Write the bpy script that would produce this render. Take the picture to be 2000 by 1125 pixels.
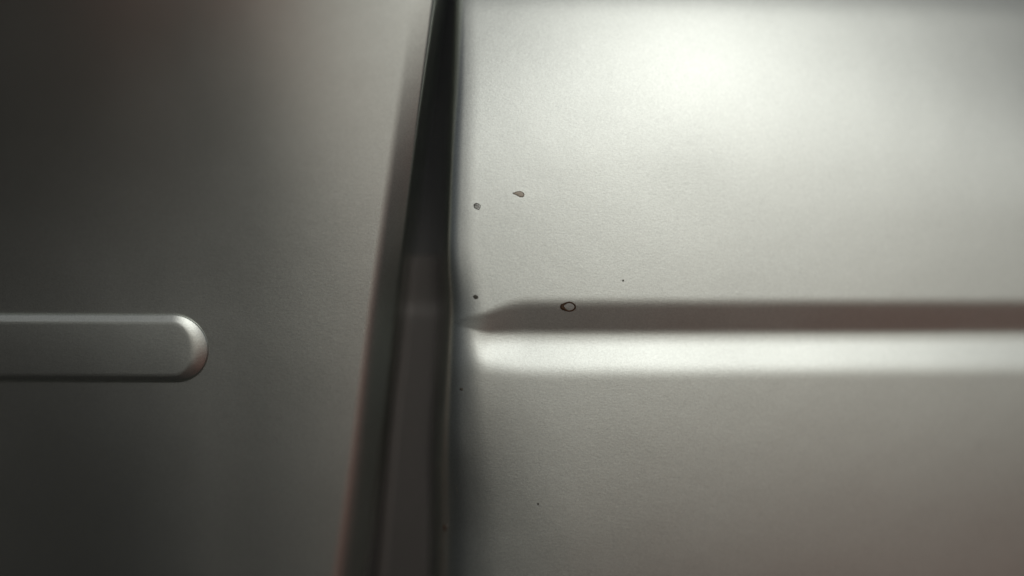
import bpy, bmesh, math, random
from mathutils import Matrix, Vector
import numpy as np

for o in list(bpy.data.objects):
    bpy.data.objects.remove(o)
S = bpy.context.scene
COL = S.collection
R = math.radians

# ---------------------------------------------------------------- set-up
# Local frame of the bodywork: u right, v up, w towards the viewer.
# The bodywork leans back by LEAN; PX is the size of one photo pixel on it (metres).
PX = 0.00005
DIST = 0.13
LEAN = R(10)
# local (u, v, w) -> world (u, -w, v), then lean back about X
BASE = Matrix.Rotation(-LEAN, 4, 'X') @ Matrix(((1, 0, 0, 0), (0, 0, -1, 0), (0, 1, 0, 0), (0, 0, 0, 1)))

cam_d = bpy.data.cameras.new('camera')
cam = bpy.data.objects.new('camera', cam_d)
COL.objects.link(cam)
cam.matrix_world = BASE @ Matrix.Translation((0, 0, DIST))
cam_d.sensor_width = 36
cam_d.lens = 36 * DIST / (2000 * PX)
cam_d.clip_start = 0.005
cam_d.clip_end = 5000
cam_d.dof.use_dof = True
cam_d.dof.focus_distance = DIST + 0.001
cam_d.dof.aperture_fstop = 1.8
S.camera = cam

SUN_EL, SUN_AZ = R(31), R(18)      # azimuth: to the right of straight behind the viewer
world = bpy.data.worlds.new('World')
S.world = world
world.use_nodes = True
wn = world.node_tree
sky = wn.nodes.new('ShaderNodeTexSky')
sky.sky_type = 'NISHITA'
sky.sun_disc = False
sky.sun_elevation = SUN_EL
sky.sun_rotation = math.pi - SUN_AZ
sky.air_density = 0.8
sky.dust_density = 2.8
sky.ozone_density = 0.6
wn.nodes['Background'].inputs['Strength'].default_value = 0.053
hs = wn.nodes.new('ShaderNodeHueSaturation')        # thin high cloud: the sky is nearly white
hs.inputs['Saturation'].default_value = 0.40
wn.links.new(sky.outputs['Color'], hs.inputs['Color'])
wn.links.new(hs.outputs['Color'], wn.nodes['Background'].inputs['Color'])

sun_d = bpy.data.lights.new('sun', 'SUN')
sun_d.energy = 0.50
sun_d.angle = R(27)
sun_d.color = (0.96, 0.985, 1.0)
sun = bpy.data.objects.new('sun', sun_d)
COL.objects.link(sun)
sdir = Vector((math.sin(SUN_AZ) * math.cos(SUN_EL), -math.cos(SUN_AZ) * math.cos(SUN_EL), math.sin(SUN_EL)))
sun.rotation_euler = sdir.to_track_quat('Z', 'Y').to_euler()
sun.location = sdir * 5

S.view_settings.view_transform = 'Standard'
S.view_settings.look = 'None'
S.view_settings.exposure = -0.84
S.view_settings.gamma = 1.0

# ---------------------------------------------------------------- helpers
def U(px): return (px - 1000.0) * PX
def V(py): return (562.5 - py) * PX

def smooth(a, b, x):
    t = np.clip((x - a) / (b - a), 0, 1)
    return t * t * (3 - 2 * t)

def sheet(name, P, mat, parent=None):
    """P: (rows, cols, 3) local points -> one smooth sheet; rows go down, cols go right."""
    n, m, _ = P.shape
    me = bpy.data.meshes.new(name)
    idx = np.arange(n * m).reshape(n, m)
    f = np.stack([idx[1:, :-1], idx[1:, 1:], idx[:-1, 1:], idx[:-1, :-1]], -1).reshape(-1, 4)
    me.from_pydata(P.reshape(-1, 3).tolist(), [], f.tolist())
    return link(name, me, mat, parent)

def link(name, me, mat, parent=None, smooth_=True):
    me.materials.append(mat)
    if smooth_:
        me.polygons.foreach_set('use_smooth', [True] * len(me.polygons))
    o = bpy.data.objects.new(name, me)
    COL.objects.link(o)
    if parent is None:
        o.matrix_world = BASE
    else:
        o.parent = parent
    return o

def tag(o, label=None, cat=None, group=None, kind=None):
    if label: o['label'] = label
    if cat: o['category'] = cat
    if group: o['group'] = group
    if kind: o['kind'] = kind
    return o

def empty(name, u=0, v=0, w=0):
    o = bpy.data.objects.new(name, None)
    o.empty_display_size = 0.002
    COL.objects.link(o)
    o.matrix_world = BASE @ Matrix.Translation((u, v, w))
    return o

# ---------------------------------------------------------------- materials
def base_mat(name, col, metallic, rough):
    m = bpy.data.materials.new(name)
    m.use_nodes = True
    b = m.node_tree.nodes['Principled BSDF']
    b.inputs['Base Color'].default_value = (*col, 1)
    b.inputs['Metallic'].default_value = metallic
    b.inputs['Roughness'].default_value = rough
    return m, m.node_tree, b

def satin_metal(name, col, rough, grain=1.0):
    m, nt, b = base_mat(name, col, 1.0, rough)
    N, L = nt.nodes, nt.links
    tc = N.new('ShaderNodeTexCoord')
    mp = N.new('ShaderNodeMapping')
    mp.inputs['Scale'].default_value = (0.5, 1.0, 1.0)   # grain runs slightly along u
    L.new(tc.outputs['Object'], mp.inputs['Vector'])
    n1 = N.new('ShaderNodeTexNoise'); n1.inputs['Scale'].default_value = 6500; n1.inputs['Detail'].default_value = 3
    n1.inputs['Roughness'].default_value = 0.65
    L.new(mp.outputs['Vector'], n1.inputs['Vector'])
    bp = N.new('ShaderNodeBump'); bp.inputs['Strength'].default_value = 1.0
    bp.inputs['Distance'].default_value = 0.0000085 * grain
    L.new(n1.outputs['Fac'], bp.inputs['Height'])
    n2 = N.new('ShaderNodeTexNoise'); n2.inputs['Scale'].default_value = 90; n2.inputs['Detail'].default_value = 3
    L.new(tc.outputs['Object'], n2.inputs['Vector'])
    bp2 = N.new('ShaderNodeBump'); bp2.inputs['Strength'].default_value = 1.0
    bp2.inputs['Distance'].default_value = 0.00004
    L.new(n2.outputs['Fac'], bp2.inputs['Height'])
    L.new(bp.outputs['Normal'], bp2.inputs['Normal'])
    L.new(bp2.outputs['Normal'], b.inputs['Normal'])
    # flake to flake colour differences
    n3 = N.new('ShaderNodeTexNoise'); n3.inputs['Scale'].default_value = 7000; n3.inputs['Detail'].default_value = 2
    L.new(tc.outputs['Object'], n3.inputs['Vector'])
    mr = N.new('ShaderNodeMapRange'); mr.inputs['From Min'].default_value = 0.3; mr.inputs['From Max'].default_value = 0.7
    mr.inputs['To Min'].default_value = 0.90; mr.inputs['To Max'].default_value = 1.10
    L.new(n3.outputs['Fac'], mr.inputs['Value'])
    mx = N.new('ShaderNodeMix'); mx.data_type = 'RGBA'; mx.blend_type = 'MULTIPLY'; mx.inputs['Factor'].default_value = 1.0
    mx.inputs['A'].default_value = (*col, 1)
    L.new(mr.outputs['Result'], mx.inputs['B'])
    L.new(mx.outputs['Result'], b.inputs['Base Color'])
    n4 = N.new('ShaderNodeTexNoise'); n4.inputs['Scale'].default_value = 60; n4.inputs['Detail'].default_value = 4
    L.new(tc.outputs['Object'], n4.inputs['Vector'])
    mr2 = N.new('ShaderNodeMapRange'); mr2.inputs['To Min'].default_value = rough - 0.04; mr2.inputs['To Max'].default_value = rough + 0.04
    L.new(n4.outputs['Fac'], mr2.inputs['Value'])
    L.new(mr2.outputs['Result'], b.inputs['Roughness'])
    return m

M_PANEL = satin_metal('satin_silver', (0.615, 0.64, 0.592), 0.34)
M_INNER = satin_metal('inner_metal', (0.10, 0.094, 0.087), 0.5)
M_DARK, _, _ = base_mat('dark_cavity', (0.15, 0.145, 0.135), 0.0, 0.6)

# ---------------------------------------------------------------- setting: ground, far below the frame
def make_ground():
    m, nt, b = base_mat('ground', (0.05, 0.05, 0.045), 0, 0.9)
    N, L = nt.nodes, nt.links
    tc = N.new('ShaderNodeTexCoord')
    n = N.new('ShaderNodeTexNoise'); n.inputs['Scale'].default_value = 1.3; n.inputs['Detail'].default_value = 5
    L.new(tc.outputs['Object'], n.inputs['Vector'])
    sx = N.new('ShaderNodeSeparateXYZ'); L.new(tc.outputs['Object'], sx.inputs['Vector'])
    # unseen colour zones shaped for reflections: dark left, red past slanting edge, grey beyond
    fx = N.new('ShaderNodeMath'); fx.operation = 'MULTIPLY_ADD'; fx.inputs[1].default_value = 0.30
    L.new(sx.outputs['Y'], fx.inputs[0]); L.new(sx.outputs['X'], fx.inputs[2])
    mr = N.new('ShaderNodeMapRange')
    mr.inputs['From Min'].default_value = -4.0; mr.inputs['From Max'].default_value = 5.0
    L.new(fx.outputs[0], mr.inputs['Value'])
    r = N.new('ShaderNodeValToRGB'); e = r.color_ramp.elements
    e[0].position = 0.0; e[0].color = (0.014, 0.0135, 0.012, 1)
    e[1].position = 0.84; e[1].color = (0.06, 0.055, 0.048, 1)
    for p, c in ((0.11, (0.070, 0.045, 0.032)), (0.20, (0.040, 0.037, 0.032)), (0.333, (0.078, 0.068, 0.055)),
                 (0.40, (0.11, 0.078, 0.055)), (0.49, (0.55, 0.12, 0.055)), (0.70, (0.55, 0.12, 0.055))):
        q = e.new(p); q.color = (*c, 1)
    L.new(mr.outputs['Result'], r.inputs['Fac'])
    # red fades to grey near the bodywork, keeping red reflections off the gap edge
    nr = N.new('ShaderNodeMapRange'); nr.interpolation_type = 'SMOOTHSTEP'
    nr.inputs['From Min'].default_value = -1.7; nr.inputs['From Max'].default_value = -1.0
    L.new(sx.outputs['Y'], nr.inputs['Value'])
    near = N.new('ShaderNodeMix'); near.data_type = 'RGBA'
    near.inputs['B'].default_value = (0.06, 0.056, 0.050, 1)
    L.new(nr.outputs['Result'], near.inputs['Factor']); L.new(r.outputs['Color'], near.inputs['A'])
    v = N.new('ShaderNodeMapRange'); v.inputs['From Min'].default_value = 0.35; v.inputs['From Max'].default_value = 0.65
    v.inputs['To Min'].default_value = 0.6; v.inputs['To Max'].default_value = 1.4
    L.new(n.outputs['Fac'], v.inputs['Value'])
    mx = N.new('ShaderNodeMix'); mx.data_type = 'RGBA'; mx.blend_type = 'MULTIPLY'; mx.inputs['Factor'].default_value = 1
    L.new(near.outputs['Result'], mx.inputs['A']); L.new(v.outputs['Result'], mx.inputs['B'])
    L.new(mx.outputs['Result'], b.inputs['Base Color'])
    me = bpy.data.meshes.new('ground')
    A = 2000
    me.from_pydata([(-A, -A, 0), (A, -A, 0), (A, A, 0), (-A, A, 0)], [], [(0, 1, 2, 3)])
    me.materials.append(m)
    o = bpy.data.objects.new('ground', me)
    o.location = (0, 0, -0.9)
    COL.objects.link(o)
    tag(o, kind='structure')
make_ground()

# ---------------------------------------------------------------- panels
def left_edge(py):    # outline of the left panel's edge, photo px
    return np.interp(py, [-900, 0, 200, 400, 600, 800, 1000, 1125, 2100], [925, 806, 777, 750, 723, 699, 673, 655, 500])

def right_edge(py):
    return np.interp(py, [-900, 0, 200, 500, 800, 1125, 2100], [900, 878, 866, 857, 849, 838, 810])

def sm_interp(fn, py):
    return sum(fn(py + d) for d in range(-100, 101, 10)) / 21.0

def left_w(x, y):
    """Front surface of the left panel (px, px) -> w in px."""
    v = 562.5 - y
    u = x - 760
    # turns under towards the left, rolls over towards the gap
    k = smooth(80, -600, u)
    slope = 0.118 + 0.020 * smooth(60, -400, u) + 0.115 * smooth(-360, -860, u)
    w = slope * v + 0.00029 * k * np.clip(v + 60, 0, 2000) ** 2
    w = w - 0.00035 * np.where(u > -260, (u + 260) ** 2, 0)
    w = w + 0.00004 * u * u * 0
    return w - 10

def right_w(x, y):
    v = 562.5 - y
    w = -0.00005 * v * v - 0.000048 * np.clip(1300 - x, 0, 9999) ** 2 - 0.000028 * np.clip(x - 1300, 0, 9999) ** 2 - 0.00033 * np.clip(1130 - x, 0, 9999) ** 2 * smooth(700, 1060, y) - 0.00014 * np.clip(330 - y, 0, 900) ** 2 - 0.000042 * np.clip(np.abs(x - 1390), 0, 900) ** 2 * (1 - smooth(20, 420, y)) - 0.075 * (x - 900)
    w = w - 0.09 * 10 * np.logaddexp(0, (-6 - y) / 10.0) 
    return w

def _crease():
    """Cross-section of the pressed crease: (y, depth), deepest at y = 652."""
    yy = np.linspace(540, 800, 521)
    up = smooth(574, 606, yy) * (1 - smooth(638, 660, yy))
    dn = smooth(648, 690, yy) * (1 - smooth(700, 748, yy))
    up *= 0.205 / up.max(); dn *= 0.262 / dn.max()
    dn *= up.sum() / dn.sum()
    d = np.concatenate([[0], np.cumsum(dn - up)[:-1]]) * (yy[1] - yy[0])
    return yy, d
CY, CD = _crease()

def groove(x, y):
    up = 0.18 + 0.82 * smooth(885, 1035, x) ** 0.55
    dn = 0.88 + 0.12 * smooth(880, 1080, x)
    ym = 653 - 14 * (1 - smooth(885, 960, x))
    q = np.where(y < ym, 653 + (y - ym) / up, 653 + (y - ym) / dn)
    return np.interp(q, CY, CD) * up ** 1.0 * smooth(866, 968, x)

def build_left():
    root = empty('metal_panel', U(300), V(600), 0)
    tag(root, 'dark left-hand satin metal panel carrying a raised round-ended bar', 'metal panel')
    inv = root.matrix_world.inverted() @ BASE
    ys = np.linspace(-500, 1700, 260)
    E = sm_interp(left_edge, ys)
    xs_flat = np.concatenate([np.linspace(-1800, -400, 30, endpoint=False), np.linspace(-400, 0, 160)])   # offset from the edge
    rows = []
    for y, e in zip(ys, E):
        q = float(np.clip(y / 1125, -0.3, 1.4))
        rad = 10 + 34 * max(q, 0)
        xf = e + 4 - rad * 0.6 + xs_flat
        wf = left_w(xf, np.full_like(xf, y))
        s0 = (wf[-1] - wf[-2]) / (xf[-1] - xf[-2])
        # slope against arc: rolled edge, a narrow flank, then the plunge into the gap
        flank = R(14 + 35 * smooth(-50, 700, y)); wid = 36 + 12 * q
        a0 = math.atan(-s0)
        ang = np.concatenate([a0 + (flank - a0) * np.linspace(0, 1, 16) ** 1.0,
                              np.full(14, flank),
                              flank + (R(84) - flank) * np.linspace(0, 1, 14),
                              np.full(14, R(84))])
        dx1 = rad / 15 * 0.9
        dxs = np.concatenate([np.full(16, dx1), np.full(14, max(wid - 0.6 * rad, 6) / 14), np.full(14, 0.6), np.full(14, 0.7)])
        xb = xf[-1] + np.cumsum(dxs); wb = wf[-1] - np.cumsum(dxs * np.tan(ang))
        X = np.concatenate([xf, xb]); W = np.concatenate([wf, wb])
        rows.append(np.stack([U(X), np.full_like(X, V(y)), W * PX], -1))
    P = np.array(rows)
    o = sheet('panel_skin', P, M_PANEL, root); o.matrix_parent_inverse = inv
    # raised bar with a round end
    Yc, hw, xe = 683.0, 68.0, 402.0
    # profile (t across, height): side, sloping shoulder, nearly flat top
    side = [(0.0, -0.6), (0.35, 0.1), (0.75, 0.6), (1.0, 1.0)]
    sh = [(t, 1 - (1 - t) ** 1.12) for t in np.linspace(0, 1, 14)[1:]]
    path = []
    for x in np.linspace(-900, xe - hw, 60, endpoint=False): path.append((x, -math.pi / 2))
    for a in np.linspace(-math.pi / 2, math.pi / 2, 49): path.append((xe - hw, a))
    for x in np.linspace(xe - hw, -900, 61)[1:]: path.append((x, math.pi / 2))
    px = np.array([p[0] for p in path]); pa = np.array([p[1] for p in path])
    endness = np.cos(pa) ** 1.5 * (pa > -1.57)
    endness = np.nan_to_num(endness)
    side_w = 0.6 + 6.0 * smooth(0.6, 1.5, pa)           # the underside shows more of its flank
    sh_w = 13.0 + 23.0 * np.clip(endness, 0, 1) - 5.0 * smooth(0.8, 1.5, pa)
    rows = []
    def ring(ins, hgt):
        rr = hw - ins
        X = px + rr * np.cos(pa); Y = Yc + rr * np.sin(pa)
        w = left_w(X, Y) + hgt + 0.036 * (Y - Yc)
        rows.append(np.stack([U(X), V(Y), w * PX], -1))
    TOP = 13.0
    sh_h = 3.6 + 8.0 * np.clip(endness, 0, 1)
    for t, f in side: ring(side_w * t, (TOP - sh_h) * f)
    for t, f in sh: ring(side_w + sh_w * t, TOP - sh_h + sh_h * (1 - (1 - t) ** (1.1 + 0.7 * np.clip(endness, 0, 1))))
    base = side_w + sh_w
    for k in range(1, 9): ring(base + (hw - 0.02 - base) * k / 8, 13 + 0.6 * (1 - (1 - k / 8) ** 2))
    P = np.array(rows)
    b = sheet('raised_bar', P, M_PANEL, root); b.matrix_parent_inverse = inv
    return root

def build_right():
    root = empty('metal_panel', U(1500), V(600), 0)
    tag(root, 'bright right-hand satin silver panel with a pressed horizontal crease running from the gap', 'metal panel')
    inv = root.matrix_world.inverted() @ BASE
    ys = np.concatenate([np.linspace(-500, 540, 110, endpoint=False), np.linspace(540, 790, 250, endpoint=False), np.linspace(790, 1700, 100)])
    E = sm_interp(right_edge, ys)
    rows = []
    for y, e in zip(ys, E):
        # rolled edge: a soft sloping land, then the turn down into the gap
        reach = 74 + 24 * float(smooth(450, 620, y)) + 50 * float(smooth(700, 1100, y)) - 20 * float(1 - smooth(-50, 200, y))
        xr = e + reach - np.linspace(0, 1, 80)[1:] * (reach + 4)
        f = (e + reach - xr) / reach                      # 0 inner end of the land, 1 edge
        land = 14 * float(smooth(480, 640, y) - 0.75 * smooth(740, 900, y)) + 5 + 4 * float(smooth(0, 500, y))
        angd = land * smooth(0, 0.70, f) + (86 - 26 * float(smooth(560, 1000, y)) - land) * smooth(0.42, 1.0, f) ** 1.3
        stepx = (reach + 4) / 79
        w1 = -np.cumsum(np.tan(np.radians(angd)) * stepx)
        xw = xr[-1] - np.linspace(0, 5, 12)[1:]; ww = w1[-1] - np.linspace(0, 150, 12)[1:]
        xf = np.concatenate([np.linspace(3400, 2100, 20, endpoint=False), np.linspace(2100, 1150, 90, endpoint=False), np.linspace(1150, e + reach, 120)])
        X = np.concatenate([xf, xr, xw])[::-1]
        Wd = np.concatenate([np.zeros_like(xf), w1, ww])[::-1]
        W = right_w(X, np.full_like(X, y)) + Wd + groove(X, np.full_like(X, y))
        rows.append(np.stack([U(X), np.full_like(X, V(y)), W * PX], -1))
    o = sheet('panel_skin', np.array(rows), M_PANEL, root); o.matrix_parent_inverse = inv
    return root

LEFT = build_left()
RIGHT = build_right()

# ---------------------------------------------------------------- inside the gap
def build_gap():
    # dark channel behind both edges
    ys = np.linspace(-500, 1700, 12)
    rows = []
    for y in ys:
        X = np.array([500, 620, 700, 900, 1000, 1100.]); W = np.full(6, -400.0 + 215 * float(smooth(250, 620, y)))
        rows.append(np.stack([U(X), np.full_like(X, V(y)), W * PX], -1))
    o = sheet('gap_channel', np.array(rows), M_DARK)
    tag(o, 'black recess at the bottom of the gap between the two metal panels', 'recess')
    # inner flange: folded strip seen in the lower part of the gap
    ys = np.concatenate([np.linspace(496, 530, 24), np.linspace(540, 1700, 120)])
    rows = []
    for y in ys:
        xl = np.interp(y, [480, 620, 800, 1000, 1125, 1700], [788, 774, 753, 735, 724, 670])
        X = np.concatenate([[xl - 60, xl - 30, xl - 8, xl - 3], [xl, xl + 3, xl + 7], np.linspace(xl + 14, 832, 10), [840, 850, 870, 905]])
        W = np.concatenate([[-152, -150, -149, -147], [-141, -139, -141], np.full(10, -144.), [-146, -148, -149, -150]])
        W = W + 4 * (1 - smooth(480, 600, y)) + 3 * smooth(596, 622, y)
        rows.append(np.stack([U(X), np.full_like(X, V(y)), W * PX], -1))
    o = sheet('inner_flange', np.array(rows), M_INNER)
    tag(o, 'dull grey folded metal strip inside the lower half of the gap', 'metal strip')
build_gap()

# ---------------------------------------------------------------- specks, stains and flecks on the metal
from mathutils.bvhtree import BVHTree
def bvh_of(root):
    sk = [c for c in root.children if c.name.startswith('panel_skin')][0].data
    return BVHTree.FromPolygons([v.co[:] for v in sk.vertices], [p.vertices[:] for p in sk.polygons])
BV = {'L': bvh_of(LEFT), 'R': bvh_of(RIGHT)}

def on_surface(side, px, py):
    """Matrix (local frame) sitting on the panel at that place: x right, y up, z out."""
    o = Vector((0, 0, DIST)); d = (Vector((U(px), V(py), 0)) - o).normalized()
    p, nrm, _, _ = BV[side].ray_cast(o, d)
    if nrm.z < 0: nrm = -nrm
    x = Vector((1, 0, 0)); x = (x - nrm * x.dot(nrm)).normalized(); y = nrm.cross(x)
    m = Matrix((x, y, nrm)).transposed().to_4x4(); m.translation = p
    return m

def spot_mat(name, c0, c1, rough=0.6, scale=9000, trans=0.0):
    m, nt, b = base_mat(name, c0, 0, rough)
    N, L = nt.nodes, nt.links
    tc = N.new('ShaderNodeTexCoord'); n = N.new('ShaderNodeTexNoise'); n.inputs['Scale'].default_value = scale
    L.new(tc.outputs['Object'], n.inputs['Vector'])
    r = N.new('ShaderNodeValToRGB'); r.color_ramp.elements[0].position = 0.35; r.color_ramp.elements[1].position = 0.65
    r.color_ramp.elements[0].color = (*c0, 1); r.color_ramp.elements[1].color = (*c1, 1)
    L.new(n.outputs['Fac'], r.inputs['Fac']); L.new(r.outputs['Color'], b.inputs['Base Color'])
    b.inputs['Alpha'].default_value = 1 - trans
    return m
M_STAIN = spot_mat('dried_brown', (0.045, 0.020, 0.006), (0.11, 0.048, 0.015))
M_TAN = spot_mat('tan_husk', (0.70, 0.60, 0.47), (0.85, 0.76, 0.62), 0.5)
M_GRIT = spot_mat('dark_grit', (0.05, 0.047, 0.036), (0.12, 0.11, 0.085))
M_FILM = spot_mat('dried_film', (0.55, 0.53, 0.48), (0.65, 0.62, 0.57), 0.35, trans=0.5)
M_LINT, _, _ = base_mat('pale_lint', (0.9, 0.9, 0.9), 1.0, 0.25)

def tube(name, pts, rad, mat, closed=False, flat=0.6, k=6):
    """pts px in the surface frame, rad px per point."""
    P = np.array(pts, float); n = len(P); rad = np.broadcast_to(np.array(rad, float), (n,))
    vs = []; fs = []
    for i in range(n):
        a = P[(i - 1) % n] if (closed or i > 0) else P[i]; b = P[(i + 1) % n] if (closed or i < n - 1) else P[i]
        t = b - a; t = t / (np.linalg.norm(t) + 1e-9); nn = np.array([-t[1], t[0]])
        for j in range(k):
            q = 2 * math.pi * j / k
            c = P[i] + nn * rad[i] * math.cos(q)
            vs.append((c[0] * PX, c[1] * PX, (rad[i] * math.sin(q) * flat + 0.15) * PX))
    m = n if closed else n - 1
    for i in range(m):
        for j in range(k):
            fs.append((i * k + j, ((i + 1) % n) * k + j, ((i + 1) % n) * k + (j + 1) % k, i * k + (j + 1) % k))
    if not closed:
        fs.append(tuple(range(k))[::-1]); fs.append(tuple((n - 1) * k + j for j in range(k)))
    me = bpy.data.meshes.new(name); me.from_pydata(vs, [], fs); me.materials.append(mat)
    me.polygons.foreach_set('use_smooth', [True] * len(me.polygons))
    o = bpy.data.objects.new(name, me); COL.objects.link(o); return o

def dome(name, outline, h, mat, rings=4):
    """A low mound over a px outline."""
    O = np.array(outline, float); c = O.mean(0); n = len(O); vs = []; fs = []
    for k in range(rings):
        f = k / rings
        for p in O:
            q = c + (p - c) * (1 - f)
            vs.append((q[0] * PX, q[1] * PX, h * math.sqrt(max(0, 1 - (1 - f) ** 2)) * PX - (0.3 * PX if k == 0 else 0)))
    vs.append((c[0] * PX, c[1] * PX, h * PX))
    for k in range(rings - 1):
        for i in range(n):
            fs.append((k * n + i, k * n + (i + 1) % n, (k + 1) * n + (i + 1) % n, (k + 1) * n + i))
    for i in range(n): fs.append(((rings - 1) * n + i, (rings - 1) * n + (i + 1) % n, rings * n))
    me = bpy.data.meshes.new(name); me.from_pydata(vs, [], fs); me.materials.append(mat)
    me.polygons.foreach_set('use_smooth', [True] * len(me.polygons))
    o = bpy.data.objects.new(name, me); COL.objects.link(o); return o

def place(o, side, px, py):
    o.matrix_world = BASE @ on_surface(side, px, py); return o

def holder(name, side, px, py):
    o = bpy.data.objects.new(name, None); o.empty_display_size = 0.0005; COL.objects.link(o)
    return place(o, side, px, py)

rng = random.Random(4)
# ring stain on the crease: brown rim thickened on its left, dull dried film inside
t = tag(holder('ring_stain', 'R', 1111, 599), 'brown oval ring stain on the upper edge of the dark crease', 'stain')
a = np.linspace(0, 2 * math.pi, 41)[:-1]
P = np.stack([12.0 * np.cos(a) + 0.6 * np.cos(3 * a), 8.6 * np.sin(a) - 0.04 * np.cos(a) * 12 + 0.5 * np.sin(2 * a)], 1)
rr = 1.5 + 2.6 * np.clip(-np.cos(a - 0.15), 0, 1) ** 3 + 0.25 * np.sin(5 * a) ** 2
P[:, 0] -= 0.8 * np.clip(-np.cos(a), 0, 1) ** 3
tube('rim', P, rr, M_STAIN, closed=True).parent = t
dome('film', P * 0.93, 0.5, M_FILM).parent = t
# teardrop husk
t = tag(holder('seed_husk', 'R', 1013, 379), 'tan teardrop-shaped husk on the bright panel, highest speck beside the gap', 'speck')
out = [(-12, 1.5), (-7, 3.2), (-3, 5.0), (2, 5.6), (6, 4.6), (9.5, 1.8), (11, -1.5), (10, -4.4), (6.5, -5.8), (2, -5.2), (-2, -3.2), (-6, -0.8), (-10, 0.2)]
dome('husk_body', out, 1.6, M_TAN).parent = t
tube('rim', out, [0.8, 0.5, 0.45, 0.4, 0.45, 0.5, 0.6, 0.7, 0.7, 0.65, 0.55, 0.6, 0.8], M_STAIN, closed=True).parent = t
# angular flake with a dark outline
t = tag(holder('grit_flake', 'R', 932, 403), 'small angular dark-rimmed flake just left of the tan husk', 'speck')
out = [(-5.5, 3.5), (-1.5, 5.8), (3.5, 4.0), (6.5, 0.5), (5, -3), (3.5, -6.5), (-1.0, -5.0), (-5.0, -2.5), (-5.8, 0.5)]
tube('rim', out, [1.3, 1.2, 0.7, 0.8, 0.6, 1.1, 1.0, 1.1, 1.2], M_GRIT, closed=True).parent = t
tube('fold', [(-4.5, 1.5), (-1, 2.2), (2.5, 0.0), (4.5, -2.5)], [0.7, 0.8, 0.6, 0.5], M_GRIT).parent = t
dome('film', [(p[0] * 0.8, p[1] * 0.8) for p in out], 0.6, M_FILM).parent = t
def fleck(px, py, w, h, side, label, mat=M_GRIT, name='dirt_fleck'):
    n = 10
    out = [(w / 2 * math.cos(2 * math.pi * i / n) * rng.uniform(0.75, 1.15), h / 2 * math.sin(2 * math.pi * i / n) * rng.uniform(0.75, 1.15)) for i in range(n)]
    return tag(place(dome(name, out, min(w, h) * 0.22, mat), side, px, py), label, 'speck')
fleck(929, 580, 12, 9, 'R', 'dark dirt fleck close above the left tip of the crease')
fleck(901, 760, 8, 7, 'R', 'faint dark dirt fleck on the rolled edge just below the bright band')
fleck(1217, 548, 4.5, 5.5, 'R', 'tiny grey dirt fleck alone above the crease, right of the ring stain')
fleck(1051, 984, 5, 5.5, 'R', 'tiny dark dirt fleck alone low on the right-hand panel')
fleck(869, 1031, 11, 15, 'R', 'blackish chip on the rolled edge near the bottom of the gap', M_STAIN, 'paint_chip')
fleck(874, 1027, 5, 5, 'R', 'pale fleck in the middle of the blackish chip near the bottom', M_FILM)
fleck(857, 1075, 7, 9, 'R', 'dark dirt fleck on the gap edge, lowest one of all')
tag(place(tube('dark_fibre', [(-3, 10), (-1, 4), (0, -2), (3, -9)], [0.4, 0.8, 0.7, 0.3], M_GRIT), 'R', 893, 958), 'short dark fibre on the rolled edge above the blackish chip', 'fibre')
